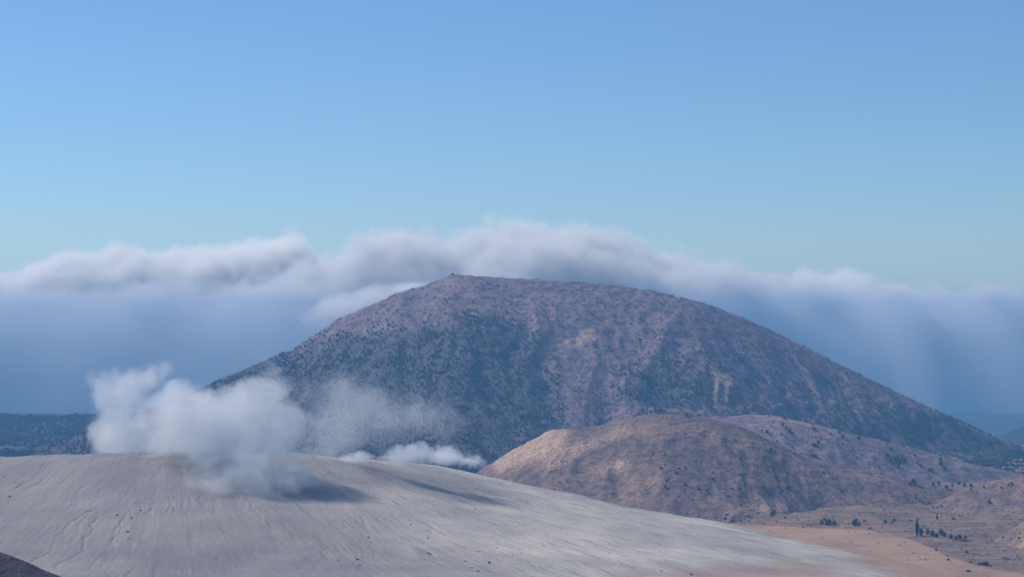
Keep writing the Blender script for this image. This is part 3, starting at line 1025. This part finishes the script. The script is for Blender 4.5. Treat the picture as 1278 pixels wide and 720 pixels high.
CLOUDLET = [(440, 380, 6660, 60, 22, 60, 0.8), (490, 366, 6640, 50, 18, 60, 0.9), (530, 358, 6640, 40, 12, 60, 0.8), (400, 394, 6680, 60, 26, 60, 0.6), (465, 374, 6520, 46, 13, 30, 0.5),
        (510, 358, 6520, 36, 9, 26, 0.5)]  # small wisp of cloud on the summit's left shoulder, inside the haze
smoke('summit_cloudlet', CLOUDLET, (470, 400, 6640), 16.0, 0.012, 0.012, 1.1, 1.35, 0.25, warp=60.0,
      category='cloudlet', label='soft grey mist clinging to the left shoulder of the summit', kind='stuff')

# cloud bank far beyond the hazy air
TOP_FAR = [(-420, 352), (-200, 345), (-60, 338), (0, 336), (40, 324), (100, 312), (180, 307), (250, 302), (300, 295), (345, 290), (372, 296), (392, 314), (420, 345), (480, 370),
           (620, 375), (900, 372), (980, 352), (1040, 340), (1090, 344), (1130, 356), (1160, 358), (1200, 361), (1240, 368), (1290, 374), (1400, 384), (1700, 392)]
TOP_NEAR = [(-420, 372), (-200, 366), (-60, 362), (0, 356), (60, 360), (130, 352), (220, 356), (300, 346), (360, 330), (400, 318), (428, 305),
            (450, 291), (490, 281), (530, 282), (560, 290), (600, 282), (650, 275), (700, 275), (740, 283), (800, 298), (830, 310), (880, 314), (930, 325), (980, 338),
            (1040, 350), (1080, 355), (1105, 344), (1125, 342), (1150, 354), (1195, 360), (1235, 352), (1278, 358), (1400, 364), (1700, 376)]


def cloud_bank(TOP, CLY, albedo, rho, seed, label):
    g = np.array(TOP, float)
    X = wx(g[:, 0], CLY)
    Z = wz(g[:, 1], CLY)
    x0, x1, z0, z1 = X[0], X[-1], 0.0, 3400.0
    t = NT('cloud_vapour')
    p0 = t.obj()
    sp = t.n('ShaderNodeSeparateXYZ')
    t.l(p0, sp.inputs[0])
    p = t.vmath('ADD', p0, (seed, seed * 0.7, 0.0))
    xn = t.rmap(sp.outputs[0], x0, x1)
    fc = t.n('ShaderNodeFloatCurve')
    cv = fc.mapping.curves[0]
    pts = [((a - x0) / (x1 - x0), (b - z0) / (z1 - z0)) for a, b in zip(X, Z)]
    cv.points[0].location = pts[0]
    cv.points[1].location = pts[-1]
    for q in pts[1:-1]:
        cv.points.new(*q)
    fc.mapping.update()
    t.l(xn, fc.inputs['Value'])
    top = t.math('MULTIPLY', fc.outputs[0], z1)
    # rounded towards its near and far sides
    yy = t.math('MULTIPLY', t.math('ABSOLUTE', sp.outputs[1]), 1 / 1650.0)
    yy = t.math('MULTIPLY', t.math('POWER', yy, 2.6), 950.0)
    n1 = t.noise(p, 1 / 570.0, 5, 0.58, 0.0)
    n1 = t.rmap(n1, 0.3, 0.7, -1, 1)
    n2 = t.rmap(t.noise(p, 1 / 195.0, 6, 0.62, 0.0), 0.3, 0.7, -1, 1)
    n1 = t.math('MULTIPLY_ADD', n2, 0.45, n1)
    hgt = t.math('SUBTRACT', t.math('SUBTRACT', top, yy), sp.outputs[2])
    n1 = t.math('MULTIPLY', n1, t.rmap(sp.outputs[2], 1480, 1930, 0.15, 1.0, True))
    hgt = t.math('MULTIPLY_ADD', n1, 160.0, t.math('ADD', hgt, -28.0))
    d = t.rmap(hgt, 0, 200.0, 0, 1)
    d = t.math('MULTIPLY', d, rho)
    v = t.n('ShaderNodeVolumePrincipled')
    v.inputs['Color'].default_value = albedo + (1,)
    v.inputs['Anisotropy'].default_value = 0.1
    t.l(d, v.inputs['Density'])
    t.l(v.outputs[0], t.out.inputs['Volume'])
    t.m.cycles.volume_step_rate = 0.028
    # the body: a rounded loaf under the top line
    n = 120
    xs = np.linspace(x0, x1, n)
    zs = np.interp(xs, X, Z)
    ys = np.linspace(-1870, 1870, 25)
    XX, YY = np.meshgrid(xs, ys)
    ZT = zs[None, :] + 190 - 950 * np.abs(YY / 1650) ** 2.6
    ZT = np.maximum(ZT, 800)
    V = np.concatenate([np.stack([XX.ravel(), YY.ravel(), ZT.ravel()], 1), np.stack([XX.ravel(), YY.ravel(), 0 * ZT.ravel() + 600], 1)])
    q = grid_idx(n, 25)
    N = n * 25
    fs = [tuple(a) for a in q] + [tuple(reversed([int(k) + N for k in a])) for a in q]
    for j in range(24):
        a = j * n
        fs.append((a, a + n, a + n + N, a + N))
        a = j * n + n - 1
        fs.append((a, a + N, a + n + N, a + n))
    for i in range(n - 1):
        fs.append((i, i + N, i + 1 + N, i + 1))
        a = 24 * n + i
        fs.append((a, a + 1, a + 1 + N, a + N))
    me = bpy.data.meshes.new('cloud_bank')
    me.from_pydata([tuple(v) for v in V], [], [tuple(int(k) for k in f) for f in fs])
    me.materials.append(t.m)
    o = link('cloud_bank', me, kind='stuff', category='clouds', label=label)
    o.location = (0, CLY + 500, 0)


cloud_bank(TOP_FAR, 22600.0, (0.985, 0.98, 0.975), 0.0075, 0.0, 'brighter cream topped cloud bank farther off, left of the mountain and peeping out at right')
cloud_bank(TOP_NEAR, 18500.0, (0.91, 0.91, 0.92), 0.0065, 5230.0, 'soft grey cloud bank draped right behind the mountain summit and sloping down to the right')


def haze_box():
    t = NT('hazy_air')
    v = t.n('ShaderNodeVolumePrincipled')
    v.inputs['Color'].default_value = (0.185, 0.47, 0.82, 1)
    v.inputs['Absorption Color'].default_value = (0.0, 0.0, 0.0, 1)
    v.inputs['Density'].default_value = 6.6e-5
    v.inputs['Anisotropy'].default_value = 0.0
    t.l(v.outputs[0], t.out.inputs['Volume'])
    bm = bmesh.new()
    x, y0, y1, z0, z1 = 9900, -500, 16200, CAMZ - 800, CAMZ + 176
    vs = [bm.verts.new(c) for c in ((-x, y0, z0), (x, y0, z0), (x, y1, z0), (-x, y1, z0), (-x, y0, z1), (x, y0, z1), (x, y1, z1), (-x, y1, z1))]
    for f in ((3, 2, 1, 0), (4, 5, 6, 7), (0, 1, 5, 4), (1, 2, 6, 5), (2, 3, 7, 6), (3, 0, 4, 7)):
        bm.faces.new([vs[i] for i in f])
    me = bpy.data.meshes.new('haze')
    bm.to_mesh(me)
    bm.free()
    me.materials.append(t.m)
    link('haze', me, kind='stuff', category='haze', label='blue haze filling the air between the slopes')


haze_box()

# ------------------------------------------------------------------ light, sky, camera
SUN_EL, SUN_AZ = math.radians(45), math.radians(-58)      # azimuth from straight ahead (+Y), positive to the right
w = bpy.data.worlds.new('World')
scene.world = w
w.use_nodes = True
nt = w.node_tree
nt.nodes.clear()
sky = nt.nodes.new('ShaderNodeTexSky')
sky.sky_type = 'NISHITA'
sky.sun_disc = False
sky.sun_elevation = SUN_EL
sky.sun_rotation = SUN_AZ
sky.altitude = 1500
sky.air_density = 1.15
sky.dust_density = 0.0
sky.ozone_density = 10.0
bg = nt.nodes.new('ShaderNodeBackground')
bg.inputs['Strength'].default_value = 0.085
wo = nt.nodes.new('ShaderNodeOutputWorld')
nt.links.new(sky.outputs[0], bg.inputs[0])
nt.links.new(bg.outputs[0], wo.inputs[0])

sd = bpy.data.lights.new('sun', 'SUN')
sd.energy = 4.0
sd.angle = math.radians(0.5)
sd.color = (1.0, 0.95, 0.88)
so = bpy.data.objects.new('sun', sd)
COL.objects.link(so)
sdir = Vector((math.sin(SUN_AZ) * math.cos(SUN_EL), math.cos(SUN_AZ) * math.cos(SUN_EL), math.sin(SUN_EL)))
so.rotation_euler = sdir.to_track_quat('Z', 'Y').to_euler()
so.location = (0, 0, 3000)

cd = bpy.data.cameras.new('camera')
cd.sensor_width = 36.0
cd.lens = 36.0 * F / 1278.0
cd.clip_start = 1.0
cd.clip_end = 90000.0
co = bpy.data.objects.new('camera', cd)
COL.objects.link(co)
co.location = (0, 0, CAMZ)
co.rotation_euler = (math.radians(90) + math.atan((HZ - 360.0) / F), 0, 0)
scene.camera = co

scene.view_settings.view_transform = 'Standard'
scene.view_settings.look = 'None'
scene.view_settings.gamma = 1.0
scene.view_settings.exposure = 0.33
scene.view_settings.use_curve_mapping = False
cy = scene.cycles
cy.max_bounces = 8
cy.diffuse_bounces = 1
cy.glossy_bounces = 1
cy.transmission_bounces = 1
cy.transparent_max_bounces = 8
cy.volume_bounces = 5
cy.volume_step_rate = 1.0
cy.volume_max_steps = 600
cy.caustics_reflective = False
cy.caustics_refractive = False
cy.use_denoising = True
try:
    cy.denoiser = 'OPENIMAGEDENOISE'
    cy.denoising_input_passes = 'RGB_ALBEDO_NORMAL'
except Exception:
    pass
